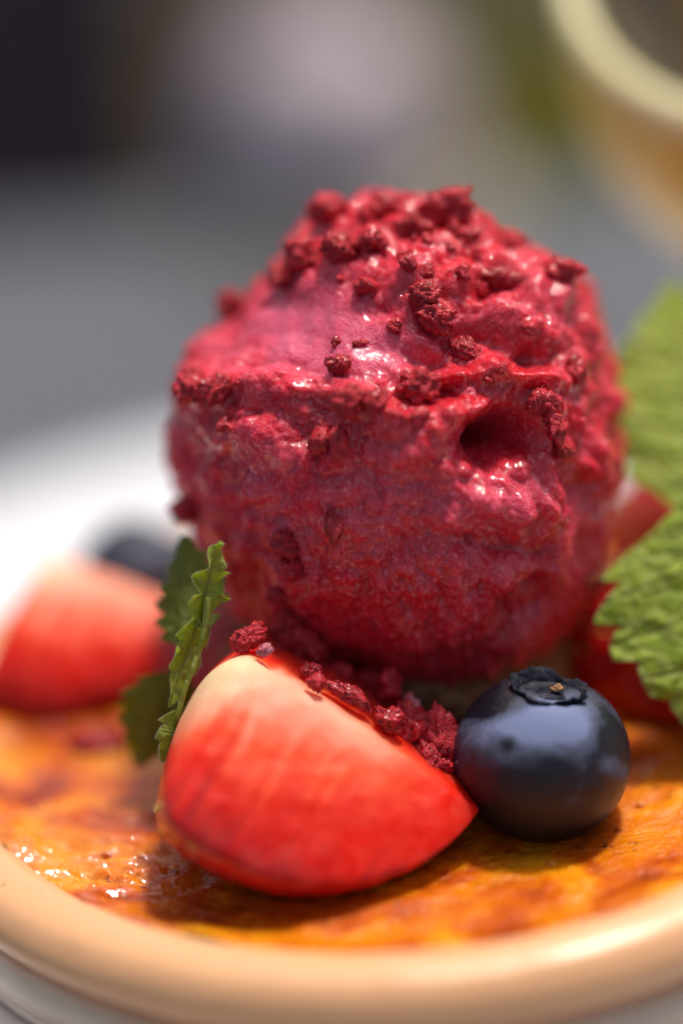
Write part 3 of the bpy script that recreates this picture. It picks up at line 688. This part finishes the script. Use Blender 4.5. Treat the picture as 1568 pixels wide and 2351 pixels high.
# ------------------------------------------------------------------ blueberries
def blueberry(label, c, R, up, calyx=True, spots=True, hi=1.0):
    th_ = thing('blueberry', label, 'blueberry', (c[0], c[1], max(.0, c[2] - R)), None)
    up = unit(up); xx = unit(np.cross(e_f, up)); xx = -xx if np.dot(xx, e_r) < 0 else xx; yy = np.cross(up, xx)   # yy points away from the camera
    if np.dot(yy, e_f) < 0: yy = -yy
    nth, nph = 150, 240
    tht = np.linspace(1e-3, np.pi - 1e-3, nth); phi = np.linspace(0, 2 * np.pi, nph, endpoint=False)
    lobes = .5 + .5 * np.cos(5 * phi + 1.2)
    rr = R * np.ones((nth, nph)); zr = .94
    crater = np.exp(-(tht[:, None] / .42) ** 4)
    X = np.sin(tht)[:, None] * np.cos(phi); Y = np.sin(tht)[:, None] * np.sin(phi); Z = np.cos(tht)[:, None] * np.ones(nph) * zr
    Z = Z - crater * .16 - .03 * np.exp(-((np.pi - tht[:, None]) / .3) ** 2)
    Q_ = np.stack([X, Y, Z], -1).reshape(-1, 3) * R
    Q_ = Q_ * (1 + .022 * fbm(Q_ * 1.1 + 2, 3) + .003 * noise(Q_ * 7))[:, None]
    V = c + Q_[:, :1] * xx + Q_[:, 1:2] * yy + Q_[:, 2:3] * up
    x_, y_, _ = proj(V); x_, y_ = x_ - proj(c)[0], y_ - proj(c)[1]
    # waxy bloom, rubbed off in patches; shade of the lower half painted in
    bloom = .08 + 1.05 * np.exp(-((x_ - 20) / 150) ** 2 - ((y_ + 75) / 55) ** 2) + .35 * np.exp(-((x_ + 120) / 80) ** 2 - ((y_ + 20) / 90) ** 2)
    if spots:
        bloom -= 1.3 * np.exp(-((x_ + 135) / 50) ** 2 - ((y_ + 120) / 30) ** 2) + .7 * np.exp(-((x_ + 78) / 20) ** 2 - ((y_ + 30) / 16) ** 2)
        bloom -= .6 * np.exp(-((x_ - 150) / 45) ** 2 - ((y_ + 50) / 60) ** 2) + .5 * sstep(20, 90, y_)  # last term is the painted shade of the lower half, not bloom
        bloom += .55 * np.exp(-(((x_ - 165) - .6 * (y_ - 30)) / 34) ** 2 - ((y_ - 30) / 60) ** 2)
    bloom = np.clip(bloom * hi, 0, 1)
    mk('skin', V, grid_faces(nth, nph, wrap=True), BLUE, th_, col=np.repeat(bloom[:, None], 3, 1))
    if calyx:
        # crown of five turned-out flaps round a sunken disc
        parts = []
        nf = 26; rs = np.linspace(0, 1, 16); ph_ = np.linspace(0, 2 * np.pi, 200, endpoint=False)
        saw = np.abs(((5 * ph_ / (2 * np.pi) + .1) % 1) - .5) * 2           # 0 at flap tips, 1 in the notches
        outr = (.47 - .10 * saw ** 1.1 + .012 * np.sin(9 * ph_) + .06 * noise(np.c_[np.cos(ph_) * 3, np.sin(ph_) * 3, 0 * ph_ + 4])) * R; inr = .33 * R
        rad = inr + (outr - inr)[None, :] * rs[:, None]
        zz = R * (.76 + .14 * np.sin(rs * 1.5)[:, None] * (1 - .25 * saw)[None, :] + .035 * rs[:, None] ** 2 * np.sin(2 * ph_ + 2.6)[None, :])
        A = np.stack([rad * np.cos(ph_), rad * np.sin(ph_), zz], -1).reshape(-1, 3)
        A = A + .055 * R * fbm(A * 5, 4)[:, None] * np.array([0, 0, 1]); B_ = A.copy(); B_[:, 2] -= .035 * R
        V = np.vstack([A, B_]); f1 = grid_faces(16, 200, wrap=True); n0 = len(A)
        rim = [(15 * 200 + i, 15 * 200 + (i + 1) % 200, n0 + 15 * 200 + (i + 1) % 200, n0 + 15 * 200 + i) for i in range(200)]
        F = [tuple(q) for q in f1] + [tuple(q[::-1] + n0) for q in f1] + rim
        mk('calyx', c + V[:, :1] * xx + V[:, 1:2] * yy + V[:, 2:3] * up, F, CALYX, th_)
        rs = np.linspace(0, 1, 14)[:, None]; rad = rs * .37 * R + 0 * ph_[None, :]
        zz = R * (.76 + .05 * np.exp(-(rs / .22) ** 2) - .02 * np.cos(rs * 9)) + 0 * ph_[None, :]
        A = np.stack([rad * np.cos(ph_), rad * np.sin(ph_), zz], -1).reshape(-1, 3); A[:, 2] += .03 * R * fbm(A * 7, 3)
        mk('calyx_disc', c + A[:, :1] * xx + A[:, 1:2] * yy + A[:, 2:3] * up, grid_faces(14, 200, wrap=True), CALYX, th_)
        V, F = chunk(5, .11, .08, .07, 3); vv = V + np.array([.06 * R, .0, .85 * R])
        mk('style_scar', c + vv[:, :1] * xx + vv[:, 1:2] * yy + vv[:, 2:3] * up, F, BISCUIT, th_)
    return th_
B1 = at(1245, 1738, .22)
blueberry('plump blueberry with bluish bloom and open calyx at the front right', B1, .80, np.array([.17, .10, 1.0]))
blueberry('dark blurred blueberry behind the rear left strawberry', at(335, 1340, 4.9), .72, np.array([.5, .3, .8]), calyx=False, spots=False, hi=.35)

# ------------------------------------------------------------------ mint
def leaf(parent, base, axis, side, L, W, mat, curl=.3, fold=.25, teeth=9, seed=1, tiltf=None, wave=.04, hairs=0, depth=.13):
    base = np.array(base); a = unit(axis); s_ = unit(side - a * np.dot(side, a)); nrm = np.cross(a, s_)
    if np.dot(nrm, e_f) > 0: nrm = -nrm                          # upper face towards the camera
    nu, nv = 200, 61
    u = np.linspace(0, 1, nu)[:, None]; v = np.linspace(-1, 1, nv)[None, :]; av = np.abs(v)
    w0 = W * (np.sin(np.pi * np.clip(u, 0, 1) ** .72) ** .75) * (1 - .25 * u)
    k = u * teeth; fr = k - np.floor(k)
    tooth = (fr ** .6) * (1 - sstep(.86, 1.0, fr))
    w_ = w0 * (1 - depth + depth * 1.6 * tooth * sstep(.02, .1, u) )
    x = u * L + .10 * L * av ** 1.5 * (1 - u) * sstep(0, .3, u) * 0 + av * w0 * .42 * (1 - u) ; y = v * w_
    sv = u * teeth - .0 ; q = np.abs(((sv + .55) % 1) - .5) * 2
    vein = np.exp(-((1 - q) / .10) ** 2) * sstep(.02, .15, av) * (1 - .5 * av)
    mid = np.exp(-(av / .045) ** 2)
    Pn = np.stack([x + 0 * v, y, 0 * x + 0 * v], -1).reshape(-1, 3)
    quilt = .035 * W * (np.sqrt(np.clip(1 - (q - .0) ** 2, 0, 1)) * 0 + (1 - vein) * (.6 + .4 * av)) 
    z = -fold * W * (1 - av) * 0 + fold * av * w_ + curl * 0
    z = z + .75 * quilt - .03 * W * mid + wave * W * np.sin(u * 17 + seed) * av ** 2
    z = z.reshape(-1) + .035 * W * fbm(Pn * 5 + seed, 3)
    # bend along the length
    ang = curl * (Pn[:, 0] / L); r_ = L / max(abs(curl), 1e-3) * np.sign(curl)
    xb = r_ * np.sin(ang) ; zb = -r_ * (1 - np.cos(ang))
    nx, nz = np.sin(ang), np.cos(ang)
    V = base + (xb + z * nx)[:, None] * a + Pn[:, 1:2] * s_ + (zb + z * nz)[:, None] * nrm
    f = grid_faces(nu, nv)
    B = V - nrm * .018
    n0 = len(V); ring = [i * nv for i in range(nu)] + [(nu - 1) * nv + j for j in range(1, nv)] + [i * nv + nv - 1 for i in range(nu - 2, -1, -1)] + [j for j in range(nv - 2, 0, -1)]
    side_f = np.array([(ring[i], ring[(i + 1) % len(ring)], ring[(i + 1) % len(ring)] + n0, ring[i] + n0) for i in range(len(ring))])
    F = np.vstack([f, f[:, ::-1] + n0, side_f])
    vv = np.clip(vein * .8 + mid, 0, 1).reshape(-1); cc = np.repeat(np.r_[vv, vv][:, None], 3, 1)
    o = mk('leaf', np.vstack([V, B]), F, mat, parent, col=cc)
    # raised midrib on the underside
    mid_i = np.arange(0, nu, 6) * nv + nv // 2
    tv, tf = tube(V[mid_i] - nrm * .03, np.linspace(.035, .008, len(mid_i)), 8); mk('midrib', tv, tf, mat, o, col=np.full((len(tv), 3), .8))
    if hairs:
        r = np.random.default_rng(seed); hp = []
        for e in (0, nv - 1):
            for i in range(4, nu - 2):
                for _ in range(hairs):
                    p0 = V[i * nv + e]; dirn = unit((s_ * (1 if e else -1)) * r.uniform(.3, 1) + a * r.uniform(-.1, .9) + nrm * r.normal(0, .4)); l_ = r.uniform(.012, .035)
                    b_ = unit(np.cross(dirn, nrm + .01)) * .0012
                    hp += [p0 - b_, p0 + b_, p0 + dirn * l_]
        hv = np.array(hp); mk('leaf_hairs', hv, np.arange(len(hv)).reshape(-1, 3), HAIR, o, smooth=False, kind='stuff')
    return o
m = Mat('leaf_hair'); m.set(Base_Color=(.45, .50, .25), Roughness=.4); HAIR = m.m
sp = thing('mint_sprig', 'bright green mint sprig with two toothed leaves at the right edge', 'mint', tuple(at(1640, 1235, 1.2)))
l1 = leaf(sp, at(1570, 1152, 1.15), cv(.14, -1, -.42), cv(1, .1, .2), 2.28, 1.0, LEAF, curl=.35, fold=-.12, teeth=5, seed=3, hairs=1, depth=.20)
l2 = leaf(sp, at(1600, 1200, 1.6), cv(-.03, 1, .35), cv(1, .0, .1), 2.65, .90, LEAF, curl=.3, fold=-.15, teeth=7, seed=8, depth=.16)
tv, tf = tube([at(1720, 1330, 1.5), at(1650, 1240, 1.5), at(1618, 1200, 1.5)], [.06, .055, .05], 10); mk('stem', tv, tf, LEAF, sp, col=np.full((len(tv), 3), .5))
sp2 = thing('mint_sprig', 'folded green mint sprig squeezed between the front and rear left strawberries', 'mint', tuple(at(420, 1560, .5)))
leaf(sp2, at(430, 1500, .35), cv(-.14, 1, .38), cv(.80, .1, -.55), 1.22, .42, LEAF_DARK, curl=.3, fold=-.3, teeth=6, seed=5, hairs=1, depth=.3)
leaf(sp2, at(462, 1440, .05), cv(.04, 1, .05), cv(.75, .0, .65), .82, .20, LEAF_LIFTED, curl=-.6, fold=.25, teeth=3, seed=15, hairs=1, depth=.36, wave=.3)
leaf(sp2, at(468, 1395, .15), cv(-.42, -1, .05), cv(.8, -.3, .5), .95, .16, LEAF_LIFTED, curl=-.3, fold=.2, teeth=3, seed=12, hairs=1, depth=.35, wave=.2)
leaf(sp2, at(415, 1530, .9), cv(-.40, -1, .15), cv(1, -.3, .2), 1.10, .42, LEAF_DARK, curl=.4, fold=-.2, teeth=6, seed=21, depth=.2)
leaf(sp2, at(425, 1620, .05), cv(-.36, -1, -.05), cv(1, -.3, .3), .56, .16, LEAF_LIFTED, curl=.3, fold=-.3, teeth=3, seed=31, hairs=1, depth=.3)
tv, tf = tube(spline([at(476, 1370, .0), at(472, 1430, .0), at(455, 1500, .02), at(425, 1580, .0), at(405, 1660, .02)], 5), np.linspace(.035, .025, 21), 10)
mk('stem', tv, tf, LEAF_LIFTED, sp2, col=np.full((len(tv), 3), .6))
